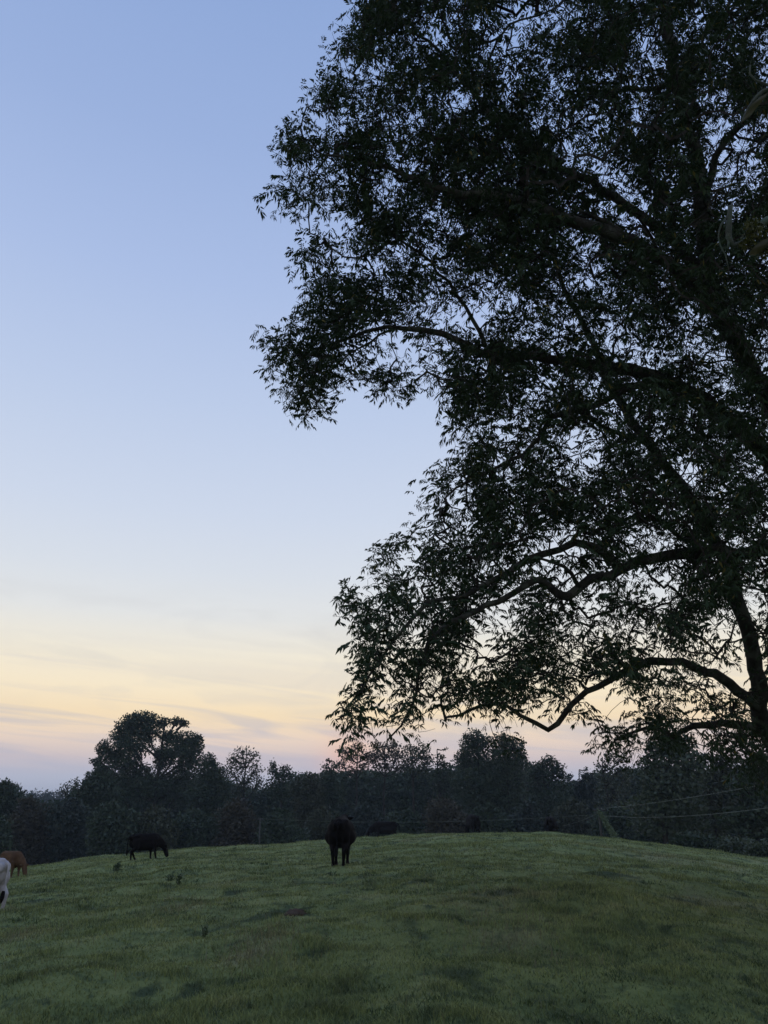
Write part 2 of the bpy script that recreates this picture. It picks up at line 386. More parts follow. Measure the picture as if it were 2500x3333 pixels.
LIMBS = [  # (name, [(px,py,Z)...], r0, r1)
 ('trunk', [(2760, 3250, 15.0), (2750, 2950, 14.8), (2735, 2700, 14.5), (2735, 2450, 14.3), (2690, 2150, 14.2), (2640, 1900, 14.0), (2610, 1600, 13.8), (2560, 1400, 13.6), (2500, 1290, 13.4), (2460, 1225, 13.3), (2428, 1160, 13.2), (2396, 1100, 13.1), (2350, 1030, 13.0), (2300, 900, 12.9), (2290, 700, 12.8), (2260, 500, 12.8), (2200, 250, 12.8), (2160, 0, 12.8), (2130, -200, 12.8)], .42, .07),
 ('limb', [(2735, 2700, 14.5), (2640, 2580, 14.5), (2540, 2460, 14.4), (2490, 2370, 14.3), (2474, 2300, 14.2), (2468, 2215, 14.2), (2446, 2102, 14.2), (2419, 2012, 14.2), (2392, 1930, 14.3), (2370, 1853, 14.4), (2338, 1786, 14.5), (2298, 1725, 14.6), (2255, 1640, 14.7), (2222, 1583, 14.8), (2186, 1545, 14.9), (2153, 1500, 15.0), (2106, 1439, 15.1), (2055, 1374, 15.2), (2030, 1340, 15.3), (1990, 1260, 15.3), (1960, 1180, 15.4), (1900, 1050, 15.5), (1820, 900, 15.5), (1800, 700, 15.4)], .27, .03),
 ('limb', [(2478, 2390, 14.3), (2450, 2368, 14.2), (2390, 2362, 14.1), (2320, 2360, 14.0), (2260, 2368, 14.0), (2215, 2382, 13.9), (2192, 2398, 13.9), (2150, 2380, 13.8), (2110, 2370, 13.8), (2060, 2385, 13.7), (2000, 2410, 13.7)], .12, .02),
 ('limb', [(2462, 2300, 14.2), (2430, 2270, 14.1), (2380, 2228, 14.0), (2330, 2194, 13.9), (2260, 2170, 13.8), (2180, 2155, 13.7), (2120, 2157, 13.6), (2040, 2182, 13.5), (1985, 2213, 13.4), (1910, 2250, 13.3), (1862, 2302, 13.2), (1822, 2358, 13.1), (1782, 2374, 13.0), (1745, 2355, 13.0), (1700, 2332, 12.9), (1640, 2290, 12.8), (1580, 2295, 12.7), (1500, 2325, 12.6), (1450, 2335, 12.6)], .135, .018),
 ('limb', [(2630, 1830, 14.0), (2560, 1800, 13.6), (2500, 1793, 13.3), (2400, 1795, 13.1), (2300, 1796, 12.9), (2200, 1804, 12.6), (2110, 1816, 12.4), (2050, 1845, 12.2), (1985, 1872, 12.0), (1920, 1892, 11.8), (1872, 1930, 11.6), (1850, 1944, 11.5), (1812, 1930, 11.4), (1785, 1900, 11.3), (1763, 1891, 11.2), (1722, 1910, 11.1), (1680, 1935, 11.0), (1620, 1960, 10.9), (1540, 1990, 10.7), (1470, 2030, 10.6), (1400, 2100, 10.5), (1360, 2200, 10.4), (1340, 2300, 10.4), (1300, 2370, 10.3), (1260, 2410, 10.3)], .19, .012),
 ('limb', [(2035, 1852, 12.2), (2010, 1835, 12.2), (1980, 1805, 12.1), (1925, 1775, 12.0), (1870, 1764, 11.8), (1820, 1780, 11.7), (1770, 1802, 11.5), (1710, 1822, 11.4), (1650, 1870, 11.2), (1560, 1912, 11.0), (1500, 1940, 10.8), (1400, 1955, 10.6), (1340, 2010, 10.5), (1280, 2080, 10.4), (1230, 2160, 10.3), (1180, 2250, 10.3)], .10, .012),
 ('limb', [(1885, 1912, 11.6), (1860, 1872, 11.6), (1840, 1850, 11.5), (1800, 1832, 11.5), (1750, 1815, 11.5)], .045, .02),
 ('limb', [(2620, 1700, 13.9), (2540, 1560, 13.7), (2480, 1460, 13.5), (2430, 1415, 13.4), (2360, 1360, 13.3), (2290, 1300, 13.2), (2200, 1247, 13.1), (2130, 1222, 13.0), (2000, 1200, 12.9), (1900, 1184, 12.8), (1820, 1170, 12.8), (1700, 1165, 12.7), (1620, 1172, 12.6), (1560, 1142, 12.6), (1500, 1112, 12.5), (1440, 1088, 12.5), (1380, 1068, 12.5), (1310, 1062, 12.5), (1255, 1062, 12.4), (1190, 1075, 12.4), (1130, 1100, 12.4), (1060, 1130, 12.4), (980, 1170, 12.4)], .24, .015),
 ('limb', [(2180, 1248, 13.1), (2100, 1250, 13.0), (2020, 1270, 12.9), (1960, 1305, 12.8), (1905, 1328, 12.7), (1850, 1336, 12.6), (1785, 1358, 12.5), (1758, 1420, 12.4), (1735, 1460, 12.4), (1660, 1500, 12.3), (1600, 1530, 12.2), (1520, 1560, 12.2), (1450, 1620, 12.1)], .095, .015),
 ('limb', [(2106, 1440, 15.0), (2050, 1420, 14.8), (1990, 1402, 14.5), (1950, 1385, 14.3), (1915, 1365, 14.1), (1880, 1335, 13.9)], .07, .03),
 ('limb', [(2290, 1720, 14.5), (2220, 1755, 13.8), (2150, 1700, 13.6), (2100, 1690, 13.4), (2050, 1712, 13.2), (1980, 1740, 13.0)], .08, .02),
 ('limb', [(2330, 1000, 13.0), (2280, 940, 12.4), (2220, 888, 12.0), (2170, 850, 11.6), (2120, 815, 11.4), (2070, 788, 11.2), (2020, 772, 11.1), (1960, 755, 11.0), (1880, 735, 11.0), (1800, 700, 11.0), (1700, 650, 11.1), (1600, 640, 11.3), (1450, 620, 11.5), (1300, 560, 11.8), (1180, 530, 12.0), (1060, 500, 12.2), (980, 460, 12.3)], .17, .012),
 ('limb', [(2035, 776, 11.1), (2015, 745, 11.1), (1985, 725, 11.1), (1930, 708, 11.1), (1850, 670, 11.2)], .06, .02),
 ('limb', [(2300, 900, 12.9), (2180, 780, 13.0), (2000, 640, 13.1), (1850, 560, 13.1), (1740, 500, 13.1), (1640, 420, 13.0), (1565, 345, 13.0), (1490, 245, 12.9), (1440, 180, 12.9), (1390, 132, 12.8), (1330, 105, 12.8), (1270, 105, 12.8), (1200, 120, 12.8)], .14, .012),
 ('limb', [(1740, 500, 13.1), (1640, 350, 13.0), (1602, 260, 12.9), (1600, 200, 12.9), (1625, 135, 12.9), (1660, 80, 12.9), (1690, 64, 12.9), (1760, 54, 12.9), (1820, 20, 12.9)], .05, .012),
 ('limb', [(2290, 650, 12.8), (2350, 470, 12.6), (2440, 390, 12.3), (2560, 330, 12.0), (2700, 280, 12.0)], .09, .03),
 ('limb', [(2230, 300, 12.8), (2180, 277, 12.8), (2110, 287, 12.8), (2000, 294, 12.8), (1900, 330, 12.8)], .06, .02),
 ('limb', [(1305, 1062, 12.5), (1245, 1085, 12.4), (1200, 1112, 12.3), (1150, 1150, 12.2), (1080, 1200, 12.2), (1010, 1280, 12.1)], .03, .008),
 ('limb', [(1272, 1078, 12.4), (1273, 1130, 12.4), (1290, 1175, 12.4), (1315, 1210, 12.3), (1350, 1240, 12.3)], .012, .006),
 ('limb', [(1300, 780, 12.3), (1200, 820, 12.3), (1170, 838, 12.3), (1120, 835, 12.3), (1080, 810, 12.3), (1060, 780, 12.3)], .03, .008),
 ('limb', [(1600, 1170, 12.6), (1520, 1000, 12.6), (1400, 850, 12.5), (1300, 780, 12.3)], .05, .02),
 ('limb', [(2500, 2130, 14.3), (2560, 2000, 14.0), (2625, 1870, 14.0)], .1, .06),
]
def spline(P, step=.22):
    P = np.asarray(P, float); Q = np.vstack([2*P[0]-P[1], P, 2*P[-1]-P[-2]]); out = []
    for i in range(1, len(Q)-2):
        n = max(1, int(np.linalg.norm(Q[i+1]-Q[i])/step))
        for k in range(n):
            t = k/n; a, b_, c_, d_ = Q[i-1], Q[i], Q[i+1], Q[i+2]
            out.append(.5*((2*b_)+(-a+c_)*t+(2*a-5*b_+4*c_-d_)*t*t+(-a+3*b_-3*c_+d_)*t**3))
    out.append(P[-1]); return np.array(out)
tb = pt(2760, 3250, 15.0); tree = empty('pecan_tree', (tb[0], tb[1], float(terr(tb[0], tb[1]))), 'huge dark pecan tree with feathery leaves and long spreading limbs at the right', 'tree')
node_p = []; first = True
for name, L, r0, r1 in LIMBS:
    P = np.array([pt(*q) for q in L])
    if first: P[0, 2] = min(P[0, 2], float(terr(P[0, 0], P[0, 1]))-.3)
    P = spline(P); n = len(P)
    P[1:-1] += rng.normal(0, .022, (n-2, 3))
    s_ = np.linspace(0, 1, n); r0 *= .76; rad = np.minimum(r1, r0)+(r0-np.minimum(r1, r0))*(1-s_)**1.0; rad = rad*(1+.06*np.sin(s_*23+r0*50))
    if first: rad[:6] *= np.linspace(1.6, 1.05, 6)
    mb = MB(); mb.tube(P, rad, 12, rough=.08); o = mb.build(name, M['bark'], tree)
    node_p.append(P); first = False
limb_nodes = np.concatenate(node_p)
# twig tips, by how thick the foliage is in that part of the crown
def local_noise(P): return vnoise(P[:, 0]/.9+P[:, 1]/1.1, P[:, 2]/.8, 4)
NT = 34000
cu = rng.uniform(GX0, GX0+big.shape[1]*50, NT*6); cv = rng.uniform(GY0, GY0+big.shape[0]*50, NT*6)
tg = target(cu, cv-18); acc = rng.random(len(cu)) < (tg**1.6); cu = cu[acc][:NT]; cv = cv[acc][:NT]
zz, sg = zc(cu, cv); Z = zz+np.clip(rng.normal(0, 1, len(cu)), -1.9, 1.9)*sg
tips = EYEV+Z[:, None]*(FW+((cu-W/2)/F)[:, None]*RT-((cv-H/2)/F)[:, None]*UP)
NTp = len(tips)
K = 6; LF = 11
# compound leaves: K per tip
az0 = rng.uniform(0, 2*math.pi, (NTp, K)); el0 = rng.normal(.0, .55, (NTp, K)); Ln = rng.uniform(.12, .23, (NTp, K))
d0 = np.stack([np.cos(az0)*np.cos(el0), np.sin(az0)*np.cos(el0), np.sin(el0)], -1).reshape(-1, 3); Ln = Ln.reshape(-1)
base = (tips[:, None]+rng.normal(0, .06, (NTp, K, 3))).reshape(-1, 3)
sd = np.cross(d0, [0, 0, 1.]); sd /= np.linalg.norm(sd, axis=1)[:, None]+1e-9
tq = np.concatenate([np.repeat(np.linspace(.25, .95, 5), 2), [1.0]]); sgn = np.array([1, -1]*5+[0])
def rach(t):                               # point along the drooping leaf stalk
    return base[:, None]+(d0*Ln[:, None])[:, None]*t[None, :, None]+np.array([0, 0, -1.])*(Ln[:, None, None]*.28)*(t**2)[None, :, None]
RB = rach(tq)
fwd = d0[:, None]+np.array([0, 0, -1.])*(.76*tq)[None, :, None]; fwd /= np.linalg.norm(fwd, axis=2)[:, :, None]
ang = .95-.35*tq
ld = fwd*np.cos(ang)[None, :, None]+sd[:, None]*(sgn*np.sin(ang))[None, :, None]+np.array([0, 0, -.34])+rng.normal(0, .26, (len(base), LF, 3))
ld[:, -1] = fwd[:, -1]+[0, 0, -.3]
ld /= np.linalg.norm(ld, axis=2)[:, :, None]
ll = (.066+.028*np.sin(tq*2.6))[None]*np.repeat(rng.uniform(.72, 1.28, NTp), K)[:, None]*rng.uniform(.85, 1.15, (len(base), LF))*(Ln/.19)[:, None]**.5
mid = RB+ld*ll[:, :, None]*.5
pxm, pym, pz = proj(mid)
# thin out to the crown's outline and gaps
TAUK = 1.48; CS = 25.0; gw = int(big.shape[1]*50/CS); gh = int(big.shape[0]*50/CS)
gxc = (np.arange(gw)+.5)*CS+GX0; gyc = (np.arange(gh)+.5)*CS+GY0; MX, MY = np.meshgrid(gxc, gyc)
tcov = target(MX, MY); nzf = .95+(1.5*vnoise(MX/85, MY/85, 8)+1.3*vnoise(MX/42, MY/42, 9))*np.clip(1.25-2.6*np.clip(tcov-.74, 0, 1), .5, 1)
ttau = -np.log(1-np.clip(tcov, 0, .985))*np.clip(nzf, .16, 2.1)*TAUK; ttau[tcov < .05] = 0
cur = np.zeros_like(ttau); wt = 1/(ttau+.25)
ci = ((pxm-GX0)/CS).astype(int); cj = ((pym-GY0)/CS).astype(int)
inside = (ci >= 0) & (ci < gw) & (cj >= 0) & (cj < gh); ci = np.clip(ci, 0, gw-1); cj = np.clip(cj, 0, gh-1)
larea = (ll*ll*.31*.6*.62)*(F/pz)**2/CS**2
keep = np.zeros(len(base), bool)
tt_ = ttau[cj, ci]*inside; order = rng.permutation(len(base))
for i in order:
    a, b_ = cj[i], ci[i]
    want = tt_[i]; gain = 2*(want-cur[a, b_])-larea[i]*2.2
    if (gain*wt[a, b_]).sum() > 0 and (want > .02).mean() > .6:
        keep[i] = True; np.add.at(cur, (a, b_), larea[i])
print('leaf stalks kept', keep.sum(), 'of', len(keep), 'fill', cur.sum()/ttau.sum())
tipkeep = keep.reshape(NTp, K).any(1)
RB, ld, ll = RB[keep], ld[keep], ll[keep]; fw2 = fwd[keep]
nrm = np.cross(ld, fw2+[0.01, .02, .3]); nrm /= np.linalg.norm(nrm, axis=2)[:, :, None]+1e-9
wd_ = np.cross(nrm, ld)+rng.normal(0, .35, ld.shape); wd_ -= ld*(wd_*ld).sum(2)[:, :, None]; wd_ /= np.linalg.norm(wd_, axis=2)[:, :, None]+1e-9
w_ = (ll*.155)[:, :, None]
B0 = RB; Mm = RB+ld*(ll*.42)[:, :, None]; Tp = RB+ld*ll[:, :, None]+np.array([0, 0, -1.])*(ll*.16)[:, :, None]
V = np.stack([B0, Mm+wd_*w_, Tp, Mm-wd_*w_], 2).reshape(-1, 3)
nl = len(V)//4; o4 = np.arange(nl)[:, None]*4
fi = np.concatenate([o4+[0, 1, 3], o4+[1, 2, 3]], 1).reshape(-1, 3)
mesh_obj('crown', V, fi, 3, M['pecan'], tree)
# twigs: each tip grows from the nearest wood
tp = tips[tipkeep]
d2 = np.array([((limb_nodes-p)**2).sum(1).min() for p in tp]); od = np.argsort(d2); tp = tp[od]
cap = len(limb_nodes)+len(tp)*6+10; NP_ = np.zeros((cap, 3)); NP_[:len(limb_nodes)] = limb_nodes; cnt = len(limb_nodes)
par = -np.ones(cap, int); nch = np.zeros(cap)
for p in tp:
    dd = ((NP_[:cnt]-p)**2).sum(1); k = int(dd.argmin()); q = NP_[k]; L_ = math.sqrt(dd[k]); n = max(2, min(6, int(L_/.15)))
    bow = rng.normal(0, .09, 3)*L_+np.array([0, 0, .10*L_]); pr = k
    for j in range(1, n+1):
        t_ = j/n; NP_[cnt] = q+(p-q)*t_+bow*4*t_*(1-t_); par[cnt] = pr; pr = cnt; cnt += 1
    while pr >= 0: nch[pr] += 1; pr = par[pr]
nlb = len(limb_nodes); idx = np.arange(nlb, cnt); a = NP_[par[idx]]; b_ = NP_[idx]
rb = .0028*np.maximum(nch[idx], 1)**.45; pi_ = par[idx]; ra = np.where(pi_ < nlb, rb, .0028*np.maximum(nch[pi_], 1)**.45); ra = np.minimum(ra, rb*1.4)
dv_ = b_-a; dv_ /= np.linalg.norm(dv_, axis=1)[:, None]+1e-9; u = np.cross(dv_, [.3, .5, .81]); u /= np.linalg.norm(u, axis=1)[:, None]+1e-9; v = np.cross(dv_, u)
ringa = [a+ra[:, None]*(math.cos(g)*u+math.sin(g)*v) for g in (0, 2.094, 4.189)]; ringb = [b_+dv_*rb[:, None]*.5+rb[:, None]*(math.cos(g)*u+math.sin(g)*v) for g in (0, 2.094, 4.189)]
V = np.stack(ringa+ringb, 1).reshape(-1, 3); o6 = np.arange(len(a))[:, None]*6
fi = np.concatenate([o6+[0, 1, 4, 3], o6+[1, 2, 5, 4], o6+[2, 0, 3, 5]], 1).reshape(-1, 4)
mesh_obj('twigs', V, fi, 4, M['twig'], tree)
print('tips', len(tp), 'twig segments', len(a), 'leaflets', nl)
# ------------------------------------------------------------------ background trees
def dpt(xd, yd, Yd):                       # measured on the 1659 px wide view, at ground distance Yd
    d = raydir(xd*S, yd*S); return EYEV+d*Yd
def leafcloud(lobes, size, dens, flat=.0):
    Vs = []
    for (c_, r_3, n) in lobes:
        n = int(n*dens); 
        if n < 1: continue
        g_ = rng.normal(size=(n, 3)); g_ /= np.linalg.norm(g_, axis=1)[:, None]; g_ *= (rng.random(n)**.42)[:, None]
        bumpy = 1+.28*vnoise(g_[:, 0]*3+c_[0], g_[:, 2]*3+c_[2], 3)+.2*vnoise(g_[:, 0]*7+g_[:, 1]*5, g_[:, 2]*7, 5)
        P = np.array(c_)+g_*np.array(r_3)*bumpy[:, None]
        # ragged: gather faces into sprays
        P = P+rng.normal(0, size*.5, P.shape)
        Vs.append(P)
    P = np.concatenate(Vs); n = len(P)
    u = rng.normal(size=(n, 3)); u /= np.linalg.norm(u, axis=1)[:, None]; w = rng.normal(size=(n, 3)); w -= u*(u*w).sum(1)[:, None]; w /= np.linalg.norm(w, axis=1)[:, None]
    s_ = size*rng.uniform(.5, 1.25, n)[:, None]
    V = np.stack([P-u*s_*.7, P+w*s_*.4, P+u*s_*.7, P-w*s_*.4], 1).reshape(-1, 3)
    return V, np.arange(len(V)).reshape(-1, 4)
def far_tree(name, label, px, Y, lobes, mat, group, dens=1.0, size=.3, trunk_r=.28, cat='tree', leaf_per=75, forks=True):
    """lobes: (x,y,rx,ry) on the 1659 px view."""
    base = dpt(px, 1800, Y); gz = float(terr(base[0], base[1], False)); base[2] = gz
    root = empty(name, base, label, cat, group)
    m_px = Y*1.03/1597.0
    LB = []; top = -1e9
    for (lx, ly, rx, ry) in lobes:
        cpt = dpt(lx, ly, Y); off = rng.uniform(-.35, .35)*max(rx, 10)*m_px; cpt = cpt+np.array([0, off, 0])
        rr = (rx*m_px, max(rx*.85, 6)*m_px, ry*m_px); area = rr[0]*rr[2]*3.14
        LB.append((cpt, rr, area*leaf_per*(.3/size)**2)); top = max(top, cpt[2]+rr[2]*.05)
    mb = MB(); tx = base[0]; tz = np.linspace(gz-.5, top, 9)
    P = np.stack([tx+np.cumsum(rng.normal(0, .12, 9)), base[1]+np.cumsum(rng.normal(0, .1, 9)), tz], 1); P[0, :2] = base[:2]
    mb.tube(P, np.linspace(trunk_r, trunk_r*.25, 9), 7)
    for (cpt, rr, _) in LB:
        z0 = max(gz+1.0, cpt[2]-rr[2]-abs(cpt[0]-tx)*.6); k = int(np.argmin(abs(P[:, 2]-z0))); q = P[k]
        if np.linalg.norm(cpt-q) > .6:
            mid_ = q*.5+cpt*.5+np.array([0, 0, -.1*np.linalg.norm(cpt-q)]); mb.tube([q, mid_, cpt], [trunk_r*.42, trunk_r*.3, trunk_r*.12], 5)
        for _k in range(5):
            g3 = rng.normal(size=3); e = cpt+g3/np.linalg.norm(g3)*np.array(rr)*.7; mb.tube([cpt*.6+q*.4, (cpt+e)/2, e], [trunk_r*.2, trunk_r*.14, trunk_r*.05], 4, cap=False)
    mb.build('trunk', M['trunk'], root)
    V, fi = leafcloud(LB, size, dens); mesh_obj('crown', V, fi, 4, mat, root)
    return root
def crown_lobes(cx, top, hw, bottom, n=9, shape='round'):
    out = []; hgt = bottom-top
    for i in range(n):
        f = (i+.5)/n; f = f**1.15
        y = top+hgt*f
        if shape == 'round': w = hw*math.sqrt(max(.05, 1-(1-min(f*1.9, 1))**2))
        elif shape == 'cone': w = hw*(.12+.9*f)
        else: w = hw*(.45+.5*min(f*2.2, 1))
        x = cx+random.uniform(-.55, .55)*w if i else cx+random.uniform(-.15, .15)*hw
        r = max(w*random.uniform(.45, .72), 5)
        out.append((x, y+r*.35, r, r*random.uniform(.6, .85)))
        if w > 18: out.append((cx-(x-cx)*random.uniform(.5, 1.0)+random.uniform(-.2, .2)*w, y+r*.5+random.uniform(-4, 4), r*.85, r*.6))
    return out
G1 = 'trees along the edge of the wood'
far_tree('broadleaf_tree', 'tallest tree in the wood at the left, with a broad domed crown', 326, 128,
  [(280, 1566, 26, 20), (312, 1552, 34, 14), (318, 1575, 34, 22), (262, 1590, 24, 22), (352, 1560, 14, 10), (290, 1612, 40, 24), (225, 1616, 16, 15), (240, 1632, 24, 16), (212, 1645, 14, 8),
   (382, 1558, 20, 8), (398, 1563, 10, 6), (368, 1592, 24, 14), (405, 1600, 26, 18), (425, 1606, 16, 18), (385, 1625, 38, 24), (415, 1640, 26, 20), (350, 1640, 20, 26),
   (270, 1645, 34, 18), (300, 1668, 30, 18), (345, 1690, 30, 20), (395, 1672, 30, 20), (300, 1702, 60, 24), (380, 1712, 60, 24), (235, 1690, 50, 30)], M['wood_a'], G1, 1.5, .28, .5)
feat = [
 ('broadleaf_tree', 'round-topped dark tree cut by the left edge of the photo', 8, 118, crown_lobes(8, 1684, 44, 1800, 9), 'wood_a', 1.1),
 ('broadleaf_tree', 'dark bushy tree filling in below the left side of the tallest tree', 208, 116, crown_lobes(215, 1650, 52, 1800, 11), 'wood_a', 1.2),
 ('broadleaf_tree', 'dark rounded tree just right of the tallest tree', 455, 122, crown_lobes(455, 1628, 52, 1800, 11), 'wood_a', 1.2),
 ('broadleaf_tree', 'thin airy tree with see-through crown right of the tallest tree', 524, 126, [(524, 1625, 18, 12), (508, 1640, 18, 14), (545, 1636, 17, 14), (520, 1655, 26, 16), (552, 1662, 16, 16), (500, 1672, 18, 14), (535, 1685, 28, 16), (560, 1690, 14, 14), (515, 1705, 30, 14)], 'wood_b', .42),
 ('broadleaf_tree', 'small twin-topped tree beside the notch of sky in the wood', 603, 124, [(591, 1652, 8, 9), (587, 1664, 12, 9), (615, 1662, 14, 10), (606, 1676, 22, 11), (622, 1674, 10, 10), (600, 1692, 26, 14), (608, 1712, 34, 16)], 'wood_a', .8),
 ('broadleaf_tree', 'low olive-green tree left of the thin sunset-lit treetops', 665, 120, crown_lobes(665, 1668, 45, 1800, 10), 'wood_b', 1.1),
 ('broadleaf_tree', 'leafy tree where the treeline steps up left of the sunset glow', 712, 122, crown_lobes(712, 1636, 30, 1760, 9), 'wood_a', .9),
 ('broadleaf_tree', 'thin treetop with the sunset glowing through it', 765, 128, [(745, 1622, 17, 10), (772, 1616, 18, 10), (757, 1636, 22, 10), (790, 1634, 17, 11), (735, 1650, 14, 10), (765, 1662, 18, 9), (785, 1655, 14, 10)], 'wood_c', .7),
 ('broadleaf_tree', 'sparse russet treetop right of the sunset glow', 835, 128, [(815, 1614, 18, 11), (845, 1612, 20, 11), (830, 1632, 28, 12), (860, 1632, 18, 14), (805, 1640, 18, 12), (835, 1655, 30, 12), (865, 1660, 18, 10)], 'wood_c', .8),
 ('broadleaf_tree', 'sparse brown-leaved treetop in the middle of the wood', 900, 126, [(885, 1618, 16, 10), (912, 1618, 18, 12), (900, 1636, 26, 12), (925, 1642, 16, 14), (880, 1648, 18, 12), (905, 1662, 26, 12)], 'wood_b', .75),
 ('broadleaf_tree', 'dark green treetop left of the tall black tree mass', 960, 122, crown_lobes(960, 1612, 26, 1740, 8), 'wood_a', .75),
 ('broadleaf_tree', 'tall dense dark tree under the drooping branch tip, centre of the wood', 1040, 116, [(1022, 1592, 20, 14), (1010, 1606, 18, 14), (1042, 1602, 22, 14), (1030, 1622, 38, 18), (1000, 1640, 20, 16), (1035, 1652, 46, 22), (1020, 1685, 50, 24), (1040, 1720, 54, 26), (1035, 1755, 54, 24)], 'wood_a', 1.3),
 ('broadleaf_tree', 'dense dark tree hanging over the notch of sky right of centre', 1098, 114, [(1085, 1600, 22, 14), (1110, 1612, 24, 18), (1082, 1625, 24, 16), (1122, 1632, 14, 14), (1100, 1645, 34, 20), (1105, 1680, 38, 24), (1100, 1720, 40, 26), (1105, 1755, 42, 24)], 'wood_a', 1.3),
 ('broadleaf_tree', 'small pale treetop in the notch of sky right of centre', 1137, 135, crown_lobes(1137, 1632, 14, 1720, 6), 'wood_a', .6),
 ('broadleaf_tree', 'broad dark tree with lumpy crown right of the sky notch', 1182, 124, [(1186, 1645, 18, 12), (1165, 1656, 18, 10), (1204, 1660, 16, 12), (1182, 1668, 34, 14), (1215, 1676, 12, 10), (1150, 1675, 18, 12), (1185, 1698, 42, 18), (1185, 1730, 46, 20), (1180, 1765, 46, 22)], 'wood_a', 1.2),
 ('pine_tree', 'small pointed pine on the skyline right of centre', 1231, 150, crown_lobes(1231, 1670, 11, 1740, 7, 'cone'), 'wood_d', 1.2),
 ('broadleaf_tree', 'ragged dark tree between the pointed pine and the thin tall tree', 1266, 128, crown_lobes(1266, 1656, 28, 1790, 9), 'wood_d', 1.0),
 ('broadleaf_tree', 'tall thin tree with open crown behind the power lines', 1325, 112, [(1320, 1636, 18, 12), (1345, 1640, 16, 12), (1300, 1652, 18, 12), (1335, 1660, 26, 12), (1312, 1680, 22, 12), (1350, 1682, 18, 16), (1325, 1705, 34, 14), (1325, 1735, 40, 18)], 'wood_b', .5),
 ('broadleaf_tree', 'big vine-covered tree standing behind the leaning trunk, lower right', 1440, 78, [(1445, 1596, 30, 16), (1425, 1615, 34, 20), (1475, 1612, 28, 20), (1445, 1640, 52, 24), (1405, 1660, 28, 22), (1490, 1655, 34, 26), (1445, 1690, 66, 30), (1435, 1735, 72, 32), (1450, 1775, 76, 30)], 'wood_e', 1.3),
 ('broadleaf_tree', 'loose-leaved tree right of the big vine-covered tree', 1550, 84, [(1540, 1640, 30, 14), (1575, 1650, 26, 16), (1550, 1672, 44, 20), (1530, 1705, 44, 22), (1570, 1720, 44, 26), (1550, 1765, 56, 28)], 'wood_b', .9),
 ('broadleaf_tree', 'dark tree cut by the right edge of the photo', 1635, 76, [(1630, 1660, 34, 18), (1665, 1670, 34, 22), (1630, 1700, 50, 26), (1670, 1740, 60, 30), (1620, 1770, 50, 30), (1660, 1810, 60, 30)], 'wood_a', 1.2),
]
for nm, lb, px, Y, lobes, mt, dn in feat: far_tree(nm, lb, px, Y, lobes, M[mt], G1, dn)
looks = [('dark green', 'wood_a'), ('olive-green', 'wood_b'), ('blue-green', 'wood_d'), ('reddish-brown', 'wood_c')]
ordn = 'first second third fourth fifth sixth seventh eighth ninth tenth eleventh twelfth thirteenth fourteenth fifteenth sixteenth seventeenth eighteenth nineteenth twentieth'.split()
xs = np.linspace(-30, 1690, 20); seq = [0, 3, 2, 0, 1, 0, 3, 0, 1, 2, 0, 3, 0, 2, 1, 0, 0, 1, 2, 0]
for i, x in enumerate(xs):
    lk, mt = looks[seq[i]]; Y = 100+random.uniform(0, 10)
    top = 1738+random.uniform(-14, 14)
    if 50 < x < 180: top = 1725
    far_tree('broadleaf_tree', f'low {lk} tree, {ordn[i]} from the left in the front row of the wood', x, Y, crown_lobes(x, top, 56, 1850, 10), M[mt], 'low trees in the front row of the wood', 1.0)
# thin trees on the skyline at the left
for k, (x, top, hw, lb) in enumerate([(143, 1690, 10, 'small wispy treetop on the left skyline, the lower one of two'), (163, 1680, 11, 'small wispy treetop on the left skyline, the taller one of two')]):
    far_tree('broadleaf_tree', lb, x, 150, [(x, top+8, hw, 8), (x-4, top+20, hw, 8), (x+3, top+32, hw, 8), (x, top+50, hw+4, 12)], M['wood_b'], G1, .35)
# the mass of wood behind
LB = []
for x in np.arange(-260, 1980, 26):
    for Y in (150, 185):
        tp_ = np.interp(x, [-260, 40, 60, 165, 200, 480, 570, 640, 700, 985, 1000, 1130, 1160, 1250, 1300, 1980], [1690, 1694, 1738, 1735, 1680, 1680, 1704, 1676, 1664, 1660, 1640, 1640, 1676, 1688, 1666, 1655])+random.uniform(-3, 10)
        y = tp_
        while y < 1880:
            c_ = dpt(x+random.uniform(-10, 10), y+14, Y); mp = Y/1550; LB.append((c_, (24*mp, 3.2, 16*mp), 24*16*3.14*mp*mp*22)); y += 24
V, fi = leafcloud(LB, .55, 1.0); o = mesh_obj('woodland', V, fi, 4, M['wood_a']); tag(o, 'dense dark wood behind the pasture', 'woodland', kind='stuff')
LB = []
for x in np.arange(-500, 900, 13):
    tp_ = 1714+4*math.sin(x/37)+random.uniform(-4, 4)+max(0, (x-250)/60)
    for y in (tp_, tp_+18, tp_+40):
        c_ = dpt(x, y+8, 420); LB.append((c_, (4.2, 4, 3.6), 200))
V, fi = leafcloud(LB, 1.0, 1.0); o = mesh_obj('far_woodland', V, fi, 4, M['wood_d']); tag(o, 'faint distant wooded ridge low on the left horizon', 'woodland', kind='stuff')
# kudzu-like bushes at the right
for k, (x, y, rx, ry, Y, lb) in enumerate([(1595, 1832, 34, 18, 66, 'pale leafy bush low behind the hill at the right, the left one of two'), (1650, 1836, 30, 16, 63, 'pale leafy bush low behind the hill at the right, cut by the photo edge'), (1500, 1815, 40, 14, 70, 'low dark bush behind the hill crest right of the vine-covered pole')]):
    far_tree('bush', lb, x, Y, [(x, y, rx, ry), (x-rx*.6, y+5, rx*.6, ry*.8), (x+rx*.6, y+4, rx*.6, ry*.8), (x, y+22, rx*1.3, ry)], M['wood_e' if k < 2 else 'wood_a'], 'bushes behind the hill', 1.4, .2, .08, cat='bush')
